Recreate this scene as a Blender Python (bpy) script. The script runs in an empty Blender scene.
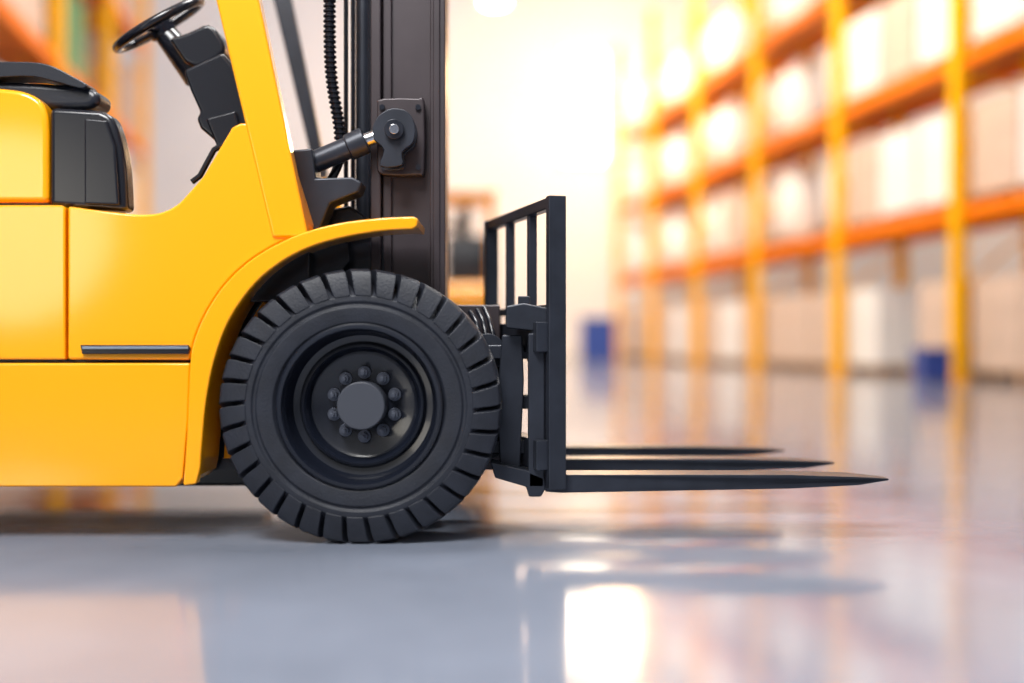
import bpy, bmesh, math, random
from mathutils import Vector, Matrix
random.seed(4)
sc=bpy.context.scene
F=1138.0; CH=0.505
# ---- measurement helper: side elevation drawing coordinates (403 px/m at wheel plane) -> metres at a given depth
def X(px,d): return (px-512)*d/F
def Z(py,d): return CH+(341.5-py)*d/F

# ---------------- materials
def mat(name,col,rough=0.5,metal=0.0,coat=0.0,noise=0.0,nscale=8,bump=0.0,bscale=60,emit=None,es=0,rvar=0.0,spec=0.5,coatr=0.05):
    m=bpy.data.materials.new(name); m.use_nodes=True
    nt=m.node_tree; b=nt.nodes['Principled BSDF']
    b.inputs['Base Color'].default_value=(*col,1); b.inputs['Roughness'].default_value=rough
    b.inputs['Metallic'].default_value=metal; b.inputs['Coat Weight'].default_value=coat
    b.inputs['Coat Roughness'].default_value=coatr
    b.inputs['Specular IOR Level'].default_value=spec
    tc=nt.nodes.new('ShaderNodeTexCoord')
    if noise>0 or rvar>0:
        n=nt.nodes.new('ShaderNodeTexNoise'); n.inputs['Scale'].default_value=nscale; n.inputs['Detail'].default_value=5
        nt.links.new(tc.outputs['Object'],n.inputs['Vector'])
        if noise>0:
            r=nt.nodes.new('ShaderNodeValToRGB')
            r.color_ramp.elements[0].position=0.3; r.color_ramp.elements[1].position=0.7
            r.color_ramp.elements[0].color=(*[c*(1-noise) for c in col],1)
            r.color_ramp.elements[1].color=(*[min(1,c*(1+noise)) for c in col],1)
            nt.links.new(n.outputs['Fac'],r.inputs['Fac']); nt.links.new(r.outputs['Color'],b.inputs['Base Color'])
        if rvar>0:
            mr=nt.nodes.new('ShaderNodeMapRange'); mr.inputs['From Min'].default_value=0.3; mr.inputs['From Max'].default_value=0.7
            mr.inputs['To Min'].default_value=max(0.02,rough-rvar); mr.inputs['To Max'].default_value=rough+rvar
            nt.links.new(n.outputs['Fac'],mr.inputs['Value']); nt.links.new(mr.outputs['Result'],b.inputs['Roughness'])
    if bump>0:
        n2=nt.nodes.new('ShaderNodeTexNoise'); n2.inputs['Scale'].default_value=bscale; n2.inputs['Detail'].default_value=4
        bp=nt.nodes.new('ShaderNodeBump'); bp.inputs['Strength'].default_value=bump; bp.inputs['Distance'].default_value=0.01
        nt.links.new(tc.outputs['Object'],n2.inputs['Vector']); nt.links.new(n2.outputs['Fac'],bp.inputs['Height'])
        nt.links.new(bp.outputs['Normal'],b.inputs['Normal'])
    if emit:
        b.inputs['Emission Color'].default_value=(*emit,1); b.inputs['Emission Strength'].default_value=es
    return m
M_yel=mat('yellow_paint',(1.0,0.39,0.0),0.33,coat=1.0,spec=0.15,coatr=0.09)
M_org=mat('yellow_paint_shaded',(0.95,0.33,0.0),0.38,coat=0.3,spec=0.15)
M_rub=mat('rubber',(0.013,0.0155,0.024),0.5,bump=0.15,bscale=180,noise=0.2,nscale=20,spec=0.4)
M_rim=mat('black_rim_paint',(0.007,0.009,0.016),0.27,coat=0.3)
M_hub=mat('hub_grey',(0.04,0.045,0.06),0.5)
M_nut=mat('nut_steel',(0.09,0.10,0.13),0.35,metal=0.6)
M_stl=mat('dark_steel',(0.024,0.028,0.040),0.36,metal=0.3,noise=0.2,nscale=12)
M_mast=mat('mast_steel',(0.046,0.036,0.041),0.38,metal=0.3,noise=0.15,nscale=6)
M_blk=mat('black_plastic',(0.006,0.007,0.012),0.24)
M_vin=mat('seat_vinyl',(0.010,0.012,0.020),0.33,bump=0.1,bscale=120)
M_chr=mat('chrome_rod',(0.6,0.6,0.62),0.2,metal=1)
M_trim=mat('trim_grey',(0.25,0.30,0.38),0.3,metal=0.6)
M_upr=mat('rack_yellow',(1.0,0.50,0.0),0.4,spec=0.1)
M_beam=mat('rack_orange',(0.95,0.21,0.0),0.5,spec=0.1)
M_deck=mat('rack_deck',(0.80,0.24,0.03),0.6)
M_wood=mat('pallet_wood',(0.42,0.24,0.12),0.8,noise=0.25,nscale=6)
M_card=mat('cardboard',(0.68,0.52,0.43),0.8,noise=0.08,nscale=4)
M_wht=mat('white_wrap',(0.90,0.88,0.87),0.35,noise=0.03,nscale=3)
M_grn=mat('green_crate',(0.05,0.25,0.09),0.5)
M_blu=mat('blue_plastic',(0.02,0.06,0.32),0.4)
M_wall=mat('wall_paint',(0.82,0.79,0.80),0.8,noise=0.02,nscale=0.6)
M_fl=mat('polished_concrete',(0.195,0.22,0.28),0.115,noise=0.16,nscale=1.3,rvar=0.04,bump=0.02,bscale=9,spec=0.5)
M_glass=mat('window_daylight',(0.9,0.9,0.9),0.5,emit=(1.0,0.86,0.66),es=8)
M_lamp=mat('lamp_diffuser',(0.9,0.9,0.9),0.5,emit=(1.0,0.97,0.93),es=25)
M_frame=mat('window_frame',(0.7,0.68,0.65),0.5)

# ---------------- mesh helpers
def finish(me,name,mats,parent,bevel=0,seg=3,ang=35,smooth=True):
    for m in (mats if isinstance(mats,(list,tuple)) else [mats]): me.materials.append(m)
    if smooth:
        for p in me.polygons: p.use_smooth=True
        me.set_sharp_from_angle(angle=math.radians(ang))
    o=bpy.data.objects.new(name,me); sc.collection.objects.link(o)
    if parent: o.parent=parent
    if bevel>0:
        b=o.modifiers.new('bevel','BEVEL'); b.width=bevel; b.segments=seg; b.limit_method='ANGLE'; b.angle_limit=math.radians(40)
        b.harden_normals=True
    return o
def cr(pts,n=5):
    out=[]
    P=[pts[0]]+list(pts)+[pts[-1]]
    for i in range(1,len(P)-2):
        p0,p1,p2,p3=[Vector(p) for p in P[i-1:i+3]]
        for k in range(n):
            t=k/n
            out.append(tuple(0.5*((2*p1)+(p2-p0)*t+(2*p0-5*p1+4*p2-p3)*t*t+(3*p1-p0-3*p2+p3)*t**3)))
    out.append(tuple(pts[-1])); return out
def ext(name,pts,d0,d1,m,parent,bevel=0.004,seg=3,ref=None):
    """side-elevation outline (drawing px) extruded from depth d0 to d1"""
    r=ref or d0
    bm=bmesh.new()
    a=[bm.verts.new((X(p[0],r),d0,Z(p[1],r))) for p in pts]
    b=[bm.verts.new((v.co.x,d1,v.co.z)) for v in a]
    bm.faces.new(a); bm.faces.new(b[::-1])
    n=len(a)
    for i in range(n): bm.faces.new((a[i],b[i],b[(i+1)%n],a[(i+1)%n]))
    bmesh.ops.recalc_face_normals(bm,faces=bm.faces)
    me=bpy.data.meshes.new(name); bm.to_mesh(me); bm.free()
    return finish(me,name,m,parent,bevel,seg)
def rect(x0,y0,x1,y1): return [(x0,y0),(x1,y0),(x1,y1),(x0,y1)]
def bm_box(bm,lo,hi,mi=0,M=None):
    vs=[]
    for x in (lo[0],hi[0]):
        for y in (lo[1],hi[1]):
            for z in (lo[2],hi[2]):
                v=Vector((x,y,z)); 
                if M: v=M@v
                vs.append(bm.verts.new(v))
    for f in ((0,1,3,2),(4,6,7,5),(0,4,5,1),(2,3,7,6),(0,2,6,4),(1,5,7,3)):
        fc=bm.faces.new([vs[i] for i in f]); fc.material_index=mi
def box(name,lo,hi,m,parent=None,bevel=0.003):
    bm=bmesh.new(); bm_box(bm,lo,hi); bmesh.ops.recalc_face_normals(bm,faces=bm.faces)
    me=bpy.data.meshes.new(name); bm.to_mesh(me); bm.free()
    return finish(me,name,m,parent,bevel)
def bm_cyl(bm,p,q,r,seg=20,mi=0,r2=None):
    p=Vector(p);q=Vector(q);d=q-p
    M=Matrix.Translation((p+q)/2)@d.to_track_quat('Z','Y').to_matrix().to_4x4()
    g=bmesh.ops.create_cone(bm,cap_ends=True,segments=seg,radius1=r,radius2=r if r2 is None else r2,depth=d.length,matrix=M)
    for v in g['verts']:
        for f in v.link_faces: f.material_index=mi
def cyl(name,p,q,r,m,parent,seg=28,bevel=0.002,r2=None):
    bm=bmesh.new(); bm_cyl(bm,p,q,r,seg,0,r2)
    me=bpy.data.meshes.new(name); bm.to_mesh(me); bm.free()
    return finish(me,name,m,parent,bevel,2)
def tube(name,pts,r,m,parent,res=6):
    cu=bpy.data.curves.new(name,'CURVE'); cu.dimensions='3D'; cu.bevel_depth=r; cu.bevel_resolution=res; cu.use_fill_caps=True
    s=cu.splines.new('POLY'); s.points.add(len(pts)-1)
    for i,p in enumerate(pts): s.points[i].co=(*p,1)
    cu.materials.append(m); o=bpy.data.objects.new(name,cu); sc.collection.objects.link(o); o.parent=parent; return o
def P3(px,py,d): return Vector((X(px,d),d,Z(py,d)))
def lathe(bm,prof,cx,cz,y0,sgn,seg=96,mi=0):
    rings=[]
    for r,y in prof:
        if r<1e-6: rings.append([bm.verts.new((cx,y0+sgn*y,cz))])
        else: rings.append([bm.verts.new((cx+r*math.cos(2*math.pi*k/seg),y0+sgn*y,cz+r*math.sin(2*math.pi*k/seg))) for k in range(seg)])
    for a,b in zip(rings,rings[1:]):
        for k in range(seg):
            k2=(k+1)%seg
            if len(b)==1: f=bm.faces.new((a[k],a[k2],b[0]))
            else: f=bm.faces.new((a[k],a[k2],b[k2],b[k]))
            f.material_index=mi
def empty(name,loc=(0,0,0)):
    e=bpy.data.objects.new(name,None); e.location=loc; sc.collection.objects.link(e); return e

# ================= FORKLIFT =================
FL=empty('forklift')
def wheel(name,cx,y0,sgn,R=0.3535,width=0.22):
    s=R/0.35
    SQ=0.972; cz=R
    bm=bmesh.new()
    tyre=[(0.203,0.035),(0.206,0.012),(0.214,0.003),(0.235,0.0),(0.252,0.0),(0.256,0.005),(0.262,0.005),(0.266,0.0),(0.280,0.001),(0.288,0.010),(0.300,0.028),(0.308,0.040),(0.312,0.05),(0.312,width-0.045),(0.305,width-0.01),(0.27,width),(0.21,width),(0.2,width-0.02)]
    lathe(bm,[(r*s,y) for r,y in tyre],cx,cz,y0,sgn,120)
    N=34
    for half in (0,1):
        for i in range(N):
            a0=2*math.pi*(i+0.5*half)/N; w=2*math.pi/N*0.79
            if half==0: pr=[(0.280,-0.001,-0.02),(0.325,0.003,0.0),(0.344,0.011,0.01),(0.350,0.025,0.03),(0.350,0.105,0.10),(0.30,0.105,0.10),(0.276,0.03,0.0)]
            else: pr=[(0.296,width,0),(0.325,width-0.005,0),(0.343,width-0.014,0.0),(0.350,width-0.03,-0.03),(0.350,0.115,-0.10),(0.30,0.115,-0.10),(0.30,width-0.03,-0.03)]
            A=[];B=[]
            for r,y,sk in pr:
                for L,a in ((A,a0+sk),(B,a0+sk+w)):
                    L.append(bm.verts.new((cx+r*s*math.cos(a),y0+sgn*y,cz+r*s*math.sin(a))))
            bm.faces.new(A); bm.faces.new(B[::-1])
            for k in range(len(A)):
                k2=(k+1)%len(A); bm.faces.new((A[k],B[k],B[k2],A[k2]))
    bmesh.ops.recalc_face_normals(bm,faces=bm.faces)
    for v in bm.verts: v.co.z*=SQ
    cz=R*SQ
    me=bpy.data.meshes.new(name+'_tyre'); bm.to_mesh(me); bm.free()
    finish(me,name+'_tyre',M_rub,FL,0.0025,2,ang=30)
    bm=bmesh.new()
    rim=[(0.206,0.03),(0.205,0.002),(0.200,-0.003),(0.192,-0.002),(0.188,0.006),(0.184,0.06),(0.176,0.078),(0.160,0.082),(0.153,0.066),(0.147,0.064),(0.141,0.072),(0.135,0.102),(0.125,0.108),(0.0,0.108)]
    lathe(bm,[(r*s,y) for r,y in rim],cx,cz,y0,sgn,96)
    bmesh.ops.recalc_face_normals(bm,faces=bm.faces)
    me=bpy.data.meshes.new(name+'_rim'); bm.to_mesh(me); bm.free()
    finish(me,name+'_rim',M_rim,FL,0)
    bm=bmesh.new()
    for k in range(10):
        a=2*math.pi*(k+0.5)/10; px_=cx+0.081*s*math.cos(a); pz=cz+0.081*s*math.sin(a)
        bm_cyl(bm,(px_,y0+sgn*0.108,pz),(px_,y0+sgn*0.100,pz),0.0165*s,24)
        bm_cyl(bm,(px_,y0+sgn*0.102,pz),(px_,y0+sgn*0.080,pz),0.0115*s,6)
        bm_cyl(bm,(px_,y0+sgn*0.100,pz),(px_,y0+sgn*0.066,pz),0.0055*s,12)
    me=bpy.data.meshes.new(name+'_nuts'); bm.to_mesh(me); bm.free()
    finish(me,name+'_nuts',M_nut,FL,0.001,2)
    cyl(name+'_hub',(cx,y0+sgn*0.11,cz),(cx,y0+sgn*0.032,cz),0.060*s,M_hub,FL,48,0.004)
WX=X(359,2.82); RX=-2.06
wheel('front_wheel_near',WX,2.82,1)
wheel('front_wheel_far',WX,4.04,-1)
wheel('rear_wheel_near',RX,2.98,1,0.26)
wheel('rear_wheel_far',RX,3.88,-1,0.26)
cyl('front_axle',(WX,3.0,0.35),(WX,3.86,0.35),0.07,M_stl,FL)
cyl('rear_axle',(RX,3.1,0.26),(RX,3.76,0.26),0.05,M_stl,FL)

yN,yF=2.88,3.98
ra=lambda q:(q[0]-100,q[1])
low=[(-445,363),(190,363),(188,420),(183,478),(176,487)]+[(-210,487)]+cr([ra(q) for q in [(-110,487),(-125,440),(-165,405),(-200,398),(-235,405),(-275,440),(-290,487)]],4)[1:]+[(-445,487)]
ext('lower_side_panel',low,yN,yF,M_yel,FL,0.006)
ext('chassis_core',rect(-430,215,300,480),2.95+0.15,3.76,M_blk,FL,0,ref=2.88)
box('under_reflection_block',(X(-180,2.9),3.28,0.088),(X(300,2.9),3.78,0.2),M_blk,FL,0.01)  # added block, darkens the floor reflection under the body
box('under_reflection_block_far',(X(-180,2.9),3.78,0.080),(X(185,2.9),3.96,0.2),M_blk,FL,0.01)  # unseen block added to keep bright background out of the floor below
ext('rear_side_panel',[(-445,205),(62,205),(65,208),(65,359.5),(-445,359.5)],yN,yF,M_yel,FL,0.007)
ext('counterweight_hood',cr([(-445,202),(-445,150),(-400,100),(-300,88)],4)+[(0,88)]+cr([(0,88),(22,91),(38,99),(46,112),(48,130)],4)[1:]+[(48,202)],yN+0.02,3.02,M_yel,FL,0.014,5)
ext('counterweight_hood_top',cr([(-445,202),(-445,150),(-400,100),(-300,90)],4)+[(-60,90)]+cr([(-60,90),(-42,94),(-34,110)],4)[1:]+[(-32,202)],3.02,yF-0.02,M_yel,FL,0.014,5,ref=2.9)
arc_out=cr([(190,360),(195,337),(207,310),(225,284),(248,262),(275,245),(300,234)],5)
front=[(67.5,206)]+cr([(67.5,206),(105,211),(135,214),(158,213),(176,205),(190,191),(203,176)],4)[1:]+[(232,127)]+[(240,123),(262,123),(290,170),(306,222),(300,234)]
front_panel=front+arc_out[::-1][1:]+[(67.5,359.5)]
ext('front_side_panel_near',front_panel,yN,yN+0.13,M_yel,FL,0.007)
ext('front_side_panel_far',front_panel,yF-0.13,yF,M_yel,FL,0.007,ref=yN)
ext('cowl',[(225,150),(238,127),(262,127),(300,222),(300,300),(225,300)],yN+0.13,yF-0.13,M_blk,FL,0.004,ref=yN)
ext('engine_cover',[(67,215),(130,217),(130,300),(67,300)],yN+0.12,yF-0.12,M_blk,FL,0.004,ref=yN)
# trim step
ext('side_trim',[(80,345),(188,345),(190,349),(188,354),(82,354)],yN-0.010,yN+0.01,M_blk,FL,0.002)
ext('side_trim_strip',rect(82,346.5,188,349),yN-0.013,yN,M_trim,FL,0.0005)
# fender
def fender(sfx,da,db,dc):
    o_=cr([(183,486),(187,430),(190,362),(195,337),(207,310),(225,284),(248,262),(275,245),(305,232),(340,223),(380,218),(413,216.5)],5)+[(418,219),(417,226)]
    i_=cr([(412,229),(380,231),(340,238),(305,249),(275,266),(250,289),(228,322),(214,360),(206,400),(202,440),(200,468)],5)
    ext('fender_lip'+sfx,o_+i_+[(196,484)],da,db,M_yel,FL,0.005,4,ref=2.84)
    i2=[(p[0]-5,p[1]-4) for p in i_]
    ext('fender_band'+sfx,o_+i2+[(192,478)],db,dc,M_yel,FL,0.003,ref=2.84)
    w=cr([(200,468),(202,440),(206,400),(214,360),(228,322),(250,289),(275,266),(305,249)],5)
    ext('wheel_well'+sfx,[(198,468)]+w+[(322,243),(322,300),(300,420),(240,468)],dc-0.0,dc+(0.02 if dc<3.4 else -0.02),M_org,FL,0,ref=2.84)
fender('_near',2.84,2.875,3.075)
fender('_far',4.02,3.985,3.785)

# A pillars + overhead guard
ZT=2.12
def pillar(name,y0,y1,m,nar=0.0):
    def XX(z,base,top):
        zb=Z(236,2.89); zt=Z(0,2.89); return base+(top-base)*(z-zb)/(zt-zb)
    bm=bmesh.new()
    zs=[Z(238,2.89),Z(190,2.89),Z(110,2.89),Z(0,2.89),1.8,ZT]
    bL,tL=X(273,2.89),X(217,2.89); bR,tR=X(309-nar,2.89),X(260-nar,2.89)
    prev=None
    for z in zs:
        xl=XX(z,bL,tL); xr=XX(z,bR,tR)
        ring=[bm.verts.new(c) for c in ((xl,y0,z),(xr,y0,z),(xr,y1,z),(xl,y1,z))]
        if prev:
            for k in range(4): bm.faces.new((prev[k],prev[(k+1)%4],ring[(k+1)%4],ring[k]))
        else: bm.faces.new(ring)
        prev=ring
    bm.faces.new(prev[::-1]); bmesh.ops.recalc_face_normals(bm,faces=bm.faces)
    me=bpy.data.meshes.new(name); bm.to_mesh(me); bm.free()
    finish(me,name,m,FL,0.008,4)
pillar('front_pillar_near',2.872,2.93,M_yel)
pillar('front_pillar_far',3.92,3.96,M_stl,22)
for y0,s in ((2.89,'near'),(3.91,'far')):
    tube('rear_pillar_'+s,[(-2.15,y0+0.03,Z(120,2.9)),(-2.12,y0+0.03,1.6),(-1.90,y0+0.03,ZT)],0.03,M_yel,FL)
xt=X(217,2.89)-(ZT-Z(0,2.89))*0.235
bm=bmesh.new()
for y0 in (2.87,3.91): bm_box(bm,(-1.95,y0,ZT),(xt+0.12,y0+0.06,ZT+0.06))
for k in range(9):
    xx=-1.95+k*(xt+0.08+1.95)/8; bm_box(bm,(xx,2.9,ZT+0.01),(xx+0.03,3.95,ZT+0.04))
me=bpy.data.meshes.new('guard'); bm.to_mesh(me); bm.free(); finish(me,'overhead_guard',M_yel,FL,0.004)

# seat
ext('seat_base',[(49,107),(100,110)]+cr([(100,110),(112,118),(120,140),(125,170),(127,211)],4)[1:]+[(49,206)],2.90,2.97,M_blk,FL,0.016,5)
ext('seat_base_inner',[(-30,107),(52,109),(60,211),(-30,208)],2.97,3.42,M_blk,FL,0.012,4,ref=2.9)
ext('seat_base_side',[(84,118),(106,120),(115,145),(119,205),(84,204)],2.885,2.91,M_blk,FL,0.006)
ext('seat_cushion',cr([(-70,78),(-20,80),(30,82),(62,84),(84,86),(96,92),(98,100),(92,107),(70,109),(0,108),(-70,106)],3),2.94,3.05,M_vin,FL,0.02,5)
ext('seat_cushion_pad',cr([(-70,76),(-20,78),(20,80),(34,84),(40,95),(34,104),(0,106),(-70,104)],3),3.0,3.42,M_vin,FL,0.02,5,ref=2.94)
ext('seat_bolster',cr([(-70,66),(-20,62),(30,62),(52,66),(72,76),(86,84),(80,88),(50,80),(20,76),(-70,82)],3),2.92,3.0,M_vin,FL,0.008,4)
ext('seat_back',cr([(-110,100),(-115,20),(-135,-100),(-165,-110),(-170,0),(-160,100)],3),2.96,3.42,M_vin,FL,0.03,5)
# steering
sc_=P3(159,25,3.3)
dirv=Vector((82,0,47)).normalized(); nrm=Vector((-0.50,-0.27,0.86)).normalized()
u=dirv; u=(u-nrm*u.dot(nrm)).normalized(); v=nrm.cross(u)
R=0.137
ring=[sc_+R*(math.cos(t)*u+math.sin(t)*v) for t in [2*math.pi*k/64 for k in range(65)]]
tube('steering_rim',ring,0.0135,M_blk,FL)
cyl('steering_hub',sc_-nrm*0.035,sc_+nrm*0.008,0.04,M_blk,FL,28,0.006)
for k,t in enumerate((0.3,2.4,4.5)):
    tube('steering_spoke_%d'%(k+1),[sc_-nrm*0.015,sc_+R*(math.cos(t)*u+math.sin(t)*v)],0.010,M_blk,FL)
cyl('steering_column',sc_-nrm*0.02,P3(200,75,3.3),0.032,M_blk,FL,28,0.004,r2=0.05)
ext('steering_column_cover',cr([(168,38),(188,32),(208,24),(220,36),(224,52),(200,66),(184,62)],3),3.20,3.40,M_blk,FL,0.012,4)
ext('dashboard',[(183,70),(200,62),(222,52),(232,64),(247,96),(252,128),(250,150),(226,152),(214,140),(200,128),(196,118),(200,112),(190,90)],3.12,3.55,M_blk,FL,0.010,4)
ext('dash_lower',[(205,118),(235,110),(258,190),(240,200),(222,160)],3.1,3.6,M_blk,FL,0.008)
tube('control_lever',[P3(192,182,3.1),P3(200,176,3.1),P3(214,150,3.1),P3(238,135,3.1)],0.008,M_blk,FL)

# ---- mast
def mastrail(sfx,y0,sg,red=0):
    bm=bmesh.new()
    zt=2.25; zb=0.10
    a=lambda px: X(px,3.13)
    def bb(x0,x1,ya,yb,z0=zb,z1=zt,mi=0):
        ya,yb=sorted((y0+sg*ya,y0+sg*yb)); bm_box(bm,(a(x0),ya,z0),(a(x1),yb,z1),mi)
    bb(372,382,-0.02,0.10); bb(382,432-red,0.012,0.035); bb(431-red,446-red,-0.025,0.10)
    bb(434-red,441-red,-0.03,-0.02,mi=0)
    bb(386,428-red,0.05,0.12,0.2,zt-0.03)
    bb(383,392,0.0,0.02); 
    bmesh.ops.recalc_face_normals(bm,faces=bm.faces)
    me=bpy.data.meshes.new('m'); bm.to_mesh(me); bm.free(); finish(me,'mast_rail'+sfx,M_mast,FL,0.004)
mastrail('_near',3.12,1); mastrail('_far',3.74,-1,10)
for k,z in enumerate((0.2,0.62,1.9,2.2)):
    box('mast_crossbar_%d'%(k+1),(X(380,3.15),3.15,z),(X(405,3.15),3.72,z+0.07),M_mast,FL)
cyl('lift_cylinder_near',(X(362,3.25),3.27,0.15),(X(362,3.25),3.27,2.1),0.021,M_stl,FL)
cyl('lift_cylinder_far',(X(362,3.25),3.62,0.15),(X(362,3.25),3.62,2.1),0.021,M_stl,FL)
for k,px in enumerate((346,352,369)):
    cyl('mast_pipe_%d'%(k+1),(X(px,3.2),3.2+0.02*k,0.3),(X(px,3.2),3.2+0.02*k,2.1),0.0065,M_blk,FL,12,0)
# corrugated hose
bm=bmesh.new()
prof=[]
hx=X(331,3.14)
z=Z(140,3.14)
while z<2.0:
    prof.append((0.0125,z)); prof.append((0.0175,z+0.003)); prof.append((0.0175,z+0.007)); prof.append((0.0125,z+0.011)); z+=0.0140
rings=[]
for r,zz in prof:
    off=0.030*math.exp(-((zz-1.05)/0.14)**2)
    rings.append([bm.verts.new((hx+off-0.004+r*math.cos(t),3.14+r*math.sin(t),zz)) for t in [2*math.pi*k/16 for k in range(16)]])
for a,b in zip(rings,rings[1:]):
    for k in range(16): bm.faces.new((a[k],a[(k+1)%16],b[(k+1)%16],b[k]))
me=bpy.data.meshes.new('hose'); bm.to_mesh(me); bm.free(); finish(me,'hydraulic_hose',M_blk,FL)
# tilt cylinder & brackets
d=3.06
ext('tilt_mount_plate',cr([(377,101),(384,98),(418,98),(424,103),(424,168),(418,175),(384,175),(377,170)],2),3.085,3.13,M_mast,FL,0.006,4)
for k,(dd) in enumerate((3.02,3.075)):
    ext('tilt_clevis_%d'%(k+1),cr([(372,128),(378,116),(392,108),(408,112),(415,126),(413,142),(402,152),(402,165),(380,166),(384,150),(374,140)],3),dd,dd+0.016,M_stl,FL,0.003,ref=3.02)
cyl('tilt_pin',P3(394,129,3.0),P3(394,129,3.1),0.026,M_stl,FL); cyl('tilt_pin_cap',P3(394,129,2.985),P3(394,129,3.005),0.013,M_chr,FL)
for k,(px,py) in enumerate(((382,107),(418,107),(418,167),(384,168))): cyl('mount_bolt_%d'%(k+1),P3(px,py,3.075),P3(px,py,3.095),0.008,M_stl,FL,6,0)
cyl('tilt_cylinder_barrel',P3(296,170,d),P3(362,142,d),0.030,M_stl,FL,28,0.005)
cyl('tilt_cylinder_gland',P3(348,148,d),P3(366,140,d),0.036,M_stl,FL,28,0.005)
cyl('tilt_rod',P3(364,141,d),P3(386,133,d),0.019,M_chr,FL)
cyl('tilt_rod_eye',P3(392,130,3.045),P3(392,130,3.075),0.04,M_stl,FL)
ext('frame_bracket',[(292,150),(312,148),(316,178),(352,177),(362,182),(358,192),(330,203),(318,232),(292,228)],3.0,3.1,M_stl,FL,0.006)
cyl('lower_bracket_cyl',P3(305,206,3.05),P3(356,186,3.05),0.022,M_stl,FL)
ext('front_frame',[(300,215),(350,205),(385,232),(400,420),(300,440)],3.12,3.76,M_blk,FL,0.01)
ext('fender_stay',[(308,236),(345,225),(350,262),(330,285),(312,285)],3.06,3.12,M_blk,FL,0.004)
tube('hose_lower',cr([tuple(P3(341,142,3.14)),tuple(P3(340,160,3.12)),tuple(P3(330,182,3.1)),tuple(P3(318,200,3.1))],5),0.012,M_blk,FL)

# ---- carriage and load backrest (side-shifted, slightly yawed)
D0=2.94; D1=3.55
X0=X(556,D0); X1=X(491,D1)
def cx(d): return X0+(X1-X0)*(d-D0)/(D1-D0)
ztop=Z(196,D0)
YA=math.atan2(X0-X1,D1-D0)
def cbar(name,d,w,t,z0,z1,m,xo=0,bev=0.003):
    """box with size w (across truck) and t (fore-aft), centred on the carriage plane"""
    M=Matrix.Translation((cx(d)+xo,d,0))@Matrix.Rotation(YA,4,'Z')
    bm=bmesh.new(); bm_box(bm,(-t/2,-w/2,z0),(t/2,w/2,z1),0,M); bmesh.ops.recalc_face_normals(bm,faces=bm.faces)
    me=bpy.data.meshes.new(name); bm.to_mesh(me); bm.free(); return finish(me,name,m,FL,bev)
L=math.hypot(D1-D0,X0-X1)
dm=(D0+D1)/2; dc=(D0+3.86)/2; LC=L*(3.86-D0)/(D1-D0)
cbar('backrest_post_near',D0,0.028,0.047,Z(489,D0),ztop,M_stl)
cbar('backrest_post_far',D1,0.028,0.04,0.12,ztop,M_stl)
for k,dd in enumerate((3.14,3.345)):
    cbar('backrest_bar_%d'%(k+1),dd,0.022,0.024,0.45,ztop-0.005,M_stl)
cbar('backrest_top',dm,L,0.03,ztop-0.03,ztop,M_stl,bev=0.004)
cbar('backrest_mid',dm,L,0.02,Z(312,D0),Z(304,D0),M_stl)
# carriage bars
cbar('carriage_bar_upper',dc,LC+0.02,0.05,Z(352,D0),Z(322,D0),M_stl,-0.03)
cbar('carriage_bar_lower',dc,LC+0.02,0.05,Z(470,D0),Z(440,D0),M_stl,-0.03)
ext('carriage_top_block',[(506,306),(524,303),(548,308),(548,332),(506,328)],2.95,3.05,M_stl,FL,0.005)
ext('carriage_stop_pin',rect(518,296,530,306),2.97,3.02,M_stl,FL,0.003)
ext('carriage_inner_post',rect(528,333,545,488),2.95,2.99,M_stl,FL,0.005)
ext('carriage_side_plate',[(502,335),(522,335),(524,380),(520,470),(500,470),(497,400)],3.0,3.03,M_stl,FL,0.004)
ext('carriage_foot',[(490,462),(526,470),(545,478),(545,490),(541,497),(529,497),(526,487),(495,478)],2.95,3.05,M_stl,FL,0.004)
for k,py in enumerate((345,395,440)):
    ext('carriage_link_%d'%(k+1),rect(476,py,530,py+14),3.03,3.08,M_stl,FL,0.004)
cyl('carriage_roller_near',P3(487,352,3.06),P3(487,352,3.12),0.05,M_stl,FL)
cyl('carriage_roller_low',P3(489,440,3.06),P3(489,440,3.12),0.05,M_stl,FL)
ext('mast_inner_link',rect(440,305,500,470),3.2,3.24,M_mast,FL,0.004)
ext('mast_inner_link_far',rect(440,305,500,470),3.62,3.66,M_mast,FL,0.004,ref=3.2)
for k in range(3):
    tube('carriage_hose_%d'%(k+1),cr([tuple(P3(470+k*7,312-k*2,3.16)),tuple(P3(478+k*7,330,3.1)),tuple(P3(482+k*9,380,3.08)),tuple(P3(500+k*4,430,3.06))],5),0.007,M_blk,FL)
# forks
def fork(n,da,w,tipx):
    zt=Z(474,2.98); 
    xr=cx(da)+0.0
    prof=[(xr-0.035,0.50),(xr+0.0,0.50),(xr+0.012,0.30),(xr+0.02,zt+0.012),(xr+0.035,zt)]
    L=tipx-xr
    prof+=[(xr+L*0.7,zt-0.0),(xr+L*0.9,zt-0.006),(tipx,zt-0.013),(tipx,zt-0.018),(xr+L*0.9,zt-0.027),(xr+L*0.7,zt-0.036),(xr+0.02,zt-0.047),(xr-0.02,zt-0.044),(xr-0.035,zt-0.02)]
    bm=bmesh.new()
    A=[bm.verts.new((p[0],da,p[1])) for p in prof]; B=[bm.verts.new((p[0],da+w,p[1])) for p in prof]
    for V in (A,B):
        for i in (7,8):
            V[i].co.y += (0.03 if V is A else -0.03)
    bm.faces.new(A); bm.faces.new(B[::-1])
    for i in range(len(A)): bm.faces.new((A[i],B[i],B[(i+1)%len(A)],A[(i+1)%len(A)]))
    bmesh.ops.recalc_face_normals(bm,faces=bm.faces)
    me=bpy.data.meshes.new('f'); bm.to_mesh(me); bm.free(); finish(me,'fork_%d'%n,M_stl,FL,0.003)
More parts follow.
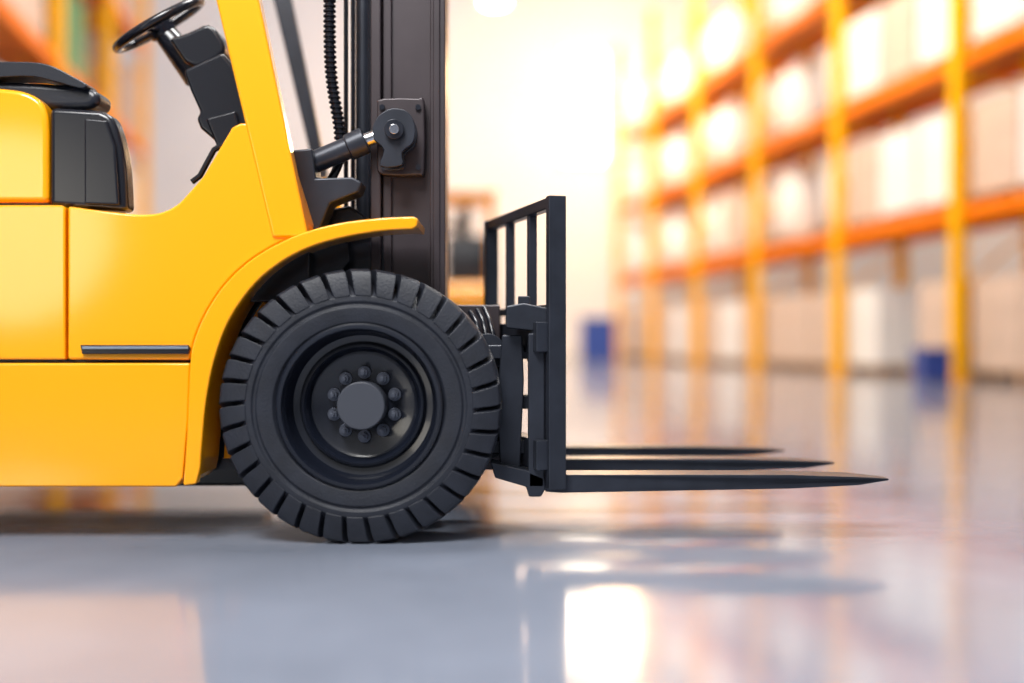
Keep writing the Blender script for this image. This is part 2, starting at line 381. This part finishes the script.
fork(1,2.96,0.11,X(889,2.99)); fork(2,3.36,0.10,X(834,3.40)); fork(3,3.80-0.05,0.10,X(781,3.83))

# second forklift far away (linked copies)
def dup(root,name,M):
    e=empty(name); e.matrix_world=M
    for c in root.children:
        k=c.copy(); sc.collection.objects.link(k); k.parent=e
    return e
dup(FL,'forklift.001',Matrix.Translation((-0.80,13.5,0))@Matrix.Rotation(math.radians(94),4,'Z')@Matrix.Translation((1.0,-3.43,0)))

# ================= BUILDING =================
def plane(name,c,m):
    me=bpy.data.meshes.new(name); me.from_pydata(c,[],[(0,1,2,3)]); return finish(me,name,m,None,0,smooth=False)
plane('floor',[(-16,-8,0),(14,-8,0),(14,36,0),(-16,36,0)],M_fl)
box('wall_back',(-16,36,0),(14,36.3,13),M_wall,None,0)
box('wall_left',(-16.3,-8,0),(-16,36.3,13),M_wall,None,0)
box('wall_right',(14,-8,0),(14.3,36.3,13),M_wall,None,0)
box('baseboard_back',(-15.9,35.95,0),(13.9,36,0.25),M_frame,None,0)
def window(n,x0,x1,z0,z1):
    e=empty('window_%d'%n)
    box('glass',(x0,35.93,z0),(x1,35.96,z1),M_glass,e,0)
    bm=bmesh.new(); t=0.08
    for a,b in (((x0-t,z0-t),(x1+t,z0)),((x0-t,z1),(x1+t,z1+t)),((x0-t,z0),(x0,z1)),((x1,z0),(x1+t,z1)),(((x0+x1)/2-.03,z0),((x0+x1)/2+.03,z1)),((x0,(z0+z1)/2-.03),(x1,(z0+z1)/2+.03))):
        bm_box(bm,(a[0],35.88,a[1]),(b[0],36.0,b[1]))
    me=bpy.data.meshes.new('wf'); bm.to_mesh(me); bm.free(); finish(me,'frame',M_frame,e)
window(1,1.6,2.9,6.2,9.6)

# ---- racks
def rack(name,org,side,nb,bay,lv,top):
    dv=Vector((-0.16,1,0)).normalized(); wv=Vector((dv.y,-dv.x,0))*side
    M=Matrix(((dv.x,wv.x,0,org[0]),(dv.y,wv.y,0,org[1]),(0,0,1,0),(0,0,0,1)))
    bm=bmesh.new()
    for i in range(nb+1):
        u=i*bay
        for w in (0,1.1):
            bm_box(bm,(u-0.11,w-0.07,0),(u+0.11,w+0.07,top),0,M)
            bm_box(bm,(u-0.15,w-0.12,0),(u+0.15,w+0.12,0.02),0,M)
        z=0.3
        while z<top-0.9:
            bm_box(bm,(u-0.02,0.05,z),(u+0.02,1.05,z+0.05),0,M)
            bm_cyl(bm,M@Vector((u,0.05,z)),M@Vector((u,1.05,z+0.8)),0.02,8)
            z+=0.9
        if i<nb:
            for l in lv:
                for w in (-0.02,1.06): bm_box(bm,(u+0.11,w,l-0.18),(u+bay-0.11,w+0.05,l),1,M)
                for k in range(8):
                    a=u+0.12+k*(bay-0.24)/8; bm_box(bm,(a,0.03,l-0.04),(a+(bay-0.24)/8*0.85,1.06,l-0.005),2,M)
    bmesh.ops.recalc_face_normals(bm,faces=bm.faces)
    me=bpy.data.meshes.new(name); bm.to_mesh(me); bm.free()
    finish(me,name,[M_upr,M_beam,M_deck],None,0,smooth=False)
    return M
def pallet_bm(bm):
    for x in (-0.55,-0.05,0.45):
        for y in (-0.5,-0.06,0.38): bm_box(bm,(x,y,0.02),(x+0.1,y+0.12,0.11),0)
        bm_box(bm,(x,-0.5,0),(x+0.1,0.5,0.022),0)
    for k in range(7):
        y=-0.5+k*0.145; bm_box(bm,(-0.55,y,0.11),(0.55,y+0.12,0.135),0)
def load_mesh(kind):
    bm=bmesh.new(); pallet_bm(bm)
    if kind in('carton','white','green'):
        nx,ny,nz=(2,2,3) if kind!='white' else (2,2,2)
        H=1.2 
        for i in range(nx):
            for j in range(ny):
                for k in range(nz):
                    sx,sy,sz=1.04/nx,0.98/ny,H/nz
                    jx=random.uniform(-.008,.008)
                    bm_box(bm,(-0.52+i*sx+0.006+jx,-0.49+j*sy+0.006,0.137+k*sz+0.003),(-0.52+(i+1)*sx-0.006+jx,-0.49+(j+1)*sy-0.006,0.137+(k+1)*sz-0.003),1)
    else: # bulk bag with bulging sides
        prof=[(0.0,0.137),(0.34,0.137),(0.41,0.25),(0.46,0.5),(0.47,0.75),(0.45,1.0),(0.38,1.22),(0.26,1.38),(0.12,1.43),(0.10,1.50),(0.14,1.54),(0.0,1.54)]
        S=32; rings=[]
        for r,z in prof:
            if r==0: rings.append([bm.verts.new((0,0,z))]); continue
            rings.append([])
            for k in range(S):
                t=2*math.pi*k/S; q=(abs(math.cos(t))**4+abs(math.sin(t))**4)**(-0.25)
                q=1+(q-1)*0.4
                rings[-1].append(bm.verts.new((r*q*math.cos(t),r*q*0.92*math.sin(t),z)))
        for a,b in zip(rings,rings[1:]):
            for k in range(S):
                k2=(k+1)%S
                if len(a)==1: f=bm.faces.new((a[0],b[k2],b[k]))
                elif len(b)==1: f=bm.faces.new((a[k],a[k2],b[0]))
                else: f=bm.faces.new((a[k],a[k2],b[k2],b[k]))
                f.material_index=1; f.smooth=True
    bmesh.ops.recalc_face_normals(bm,faces=bm.faces)
    me=bpy.data.meshes.new(kind); bm.to_mesh(me); bm.free()
    me.materials.append(M_wood); me.materials.append({'carton':M_card,'white':M_wht,'green':M_grn,'bag':M_wht}[kind])
    return me
LM={k:load_mesh(k) for k in('carton','white','green','bag')}
def fill(M,nb,bay,lv,choose):
    ang=math.atan2(M[1][0],M[0][0])
    for b in range(nb):
        for li,l in enumerate([0]+lv):
            for s in range(3):
                k=choose(b,li,s)
                if not k: continue
                u=b*bay+0.16+0.55+s*1.12+(0.02 if s==1 else 0)
                p=M@Vector((u,0.60+random.uniform(-.02,.02),l+0.001))
                o=bpy.data.objects.new('loaded_pallet',LM[k]); sc.collection.objects.link(o)
                o.location=p; o.rotation_euler=(0,0,ang)
BAY=3.6
lv=[2.28,4.28,6.28]
dv=Vector((-0.16,1,0)).normalized()
st=Vector((5.88,15,0))-dv*BAY*2
MR=rack('pallet_rack',st,1,7,BAY,lv,9.0)
def chR(b,li,s):
    r=random.random()
    if b>=3 and li in(1,2,3) : return 'bag' if (s!=1) else ('carton' if r<.4 else None)
    if li==0: return 'carton' if r<.75 else ('white' if r<.95 else None)
    if li==1: return 'carton' if r<.65 else 'white'
    return 'white' if r<.5 else ('bag' if r<.65 else 'carton')
fill(MR,7,BAY,lv,chR)
stL=Vector((-4.9,8,0))
ML=rack('pallet_rack.001',stL,-1,4,BAY,lv,9.0)
def chL(b,li,s):
    r=random.random()
    if b<=2 and li>=2 and s<2: return 'green' if r<.6 else 'carton'
    return 'carton' if r<.5 else ('white' if r<.8 else None)
fill(ML,4,BAY,lv,chL)

# blue bins
def bin_(name,loc,w,dp,h):
    bm=bmesh.new()
    t=0.02
    bm_box(bm,(-w/2,-dp/2,0),(w/2,dp/2,t))
    for lo,hi in (((-w/2,-dp/2,t),(w/2,-dp/2+t,h)),((-w/2,dp/2-t,t),(w/2,dp/2,h)),((-w/2,-dp/2+t,t),(-w/2+t,dp/2-t,h)),((w/2-t,-dp/2+t,t),(w/2,dp/2-t,h))): bm_box(bm,lo,hi)
    bm_box(bm,(-w/2-.02,-dp/2-.02,h-.05),(w/2+.02,-dp/2,h)); bm_box(bm,(-w/2-.02,dp/2,h-.05),(w/2+.02,dp/2+.02,h))
    me=bpy.data.meshes.new(name); bm.to_mesh(me); bm.free(); o=finish(me,name,M_blu,None,0.01); o.location=loc; return o
bin_('plastic_bin',(5.42,14.7,0),0.36,0.4,0.42)
bin_('plastic_bin.001',(2.3,30.5,0),0.9,0.8,1.15)

# high-bay lamps
def lamp(name,x,y,z,r=0.3):
    g=empty(name)
    bm=bmesh.new(); bm_cyl(bm,(x,y,z+0.06),(x,y,z+0.35),r,32,0,0.1); bm_cyl(bm,(x,y,z+0.35),(x,y,z+0.5),0.09,16)
    bm_cyl(bm,(x,y,z+0.5),(x,y,12.5),0.012,8)
    me=bpy.data.meshes.new('s'); bm.to_mesh(me); bm.free(); finish(me,'shade',M_frame,g)
    cyl('diffuser',(x,y,z),(x,y,z+0.055),r*0.95,M_lamp,g)
lamp('high_bay_lamp',-0.4,26,8.25,r=0.26)
lamp('high_bay_lamp.001',2.2,19,7.6,r=0.35)
lamp('high_bay_lamp.002',2.6,12,7.6,r=0.35)
for k,y in enumerate((12,19,26)):
    box('roof_truss' if k==0 else 'roof_truss.%03d'%k,(-16,y-0.1,12.5),(14,y+0.1,12.8),M_frame,None,0)

# ================= LIGHTS =================
def area(name,loc,tgt,size,e,col=(1,1,1),sy=None):
    l=bpy.data.lights.new(name,'AREA'); l.energy=e; l.size=size; l.color=col
    if sy: l.shape='RECTANGLE'; l.size_y=sy
    o=bpy.data.objects.new(name,l); sc.collection.objects.link(o); o.location=loc
    o.rotation_euler=(Vector(tgt)-Vector(loc)).to_track_quat('-Z','Y').to_euler(); return o
area('fill_light_front',(-1.3,-0.3,4.9),(-0.4,3,0.5),2.2,480,(1,0.99,0.97))  # camera-side fill added to light the truck, no fixture modelled
area('ceiling_light_over_forks',(0.3,3.9,5.0),(0.1,3.4,0),1.2,200,(1,0.98,0.96))
s=area('highlight_light',(-4.4,-4.2,1.5),(-1.2,2.9,0.6),1.7,42,(1,0.93,0.80)); s.data.shape='DISK'  # added disk behind the camera, gives the paint its soft highlight
area('fill_light_aisle',(1.5,15,9),(6,18,2),5,1020,(1,0.82,0.60))  # fill added in the aisle to brighten the rack and its bags
area('fill_light_aisle_far',(1.0,25,9),(4,29,3),5,1150,(1,0.75,0.50))  # warm fill added for the far end of the racking
area('fill_light_left',(-1,14,10),(-6,14,3),4,700,(1,0.9,0.8))  # unseen fill added to brighten the left side
area('fill_light_back',(-5,27,11),(-5,36,4),6,450,(1,0.94,0.92))  # area fill added to brighten the back wall
l=bpy.data.lights.new('wall_glow_light','POINT'); l.energy=1150; l.color=(1,0.62,0.30); l.shadow_soft_size=0.5  # added point light, spreads a warm bloom-like gradient over the wall
o=bpy.data.objects.new('wall_glow_light',l); sc.collection.objects.link(o); o.location=(3.0,32.8,8.0)
w=bpy.data.worlds.new('World'); sc.world=w; w.use_nodes=True
nt=w.node_tree; bg=nt.nodes['Background']; bg.inputs[1].default_value=0.58
tc=nt.nodes.new('ShaderNodeTexCoord'); sp=nt.nodes.new('ShaderNodeSeparateXYZ'); rp=nt.nodes.new('ShaderNodeValToRGB')
nt.links.new(tc.outputs['Generated'],sp.inputs[0]); nt.links.new(sp.outputs['Z'],rp.inputs['Fac']); nt.links.new(rp.outputs['Color'],bg.inputs[0])
rp.color_ramp.elements[0].position=0.0; rp.color_ramp.elements[0].color=(0.20,0.22,0.28,1)
rp.color_ramp.elements[1].position=0.5; rp.color_ramp.elements[1].color=(0.94,0.96,1.0,1)

# ================= CAMERA =================
cam=bpy.data.cameras.new('camera'); co=bpy.data.objects.new('camera',cam); sc.collection.objects.link(co)
co.location=(0,0,CH); co.rotation_euler=(math.radians(90),0,0)
cam.sensor_width=36; cam.lens=F*36/1024
cam.dof.use_dof=True; cam.dof.focus_distance=3.0; cam.dof.aperture_fstop=0.55
cam.clip_end=200
sc.camera=co
sc.view_settings.view_transform='Standard'
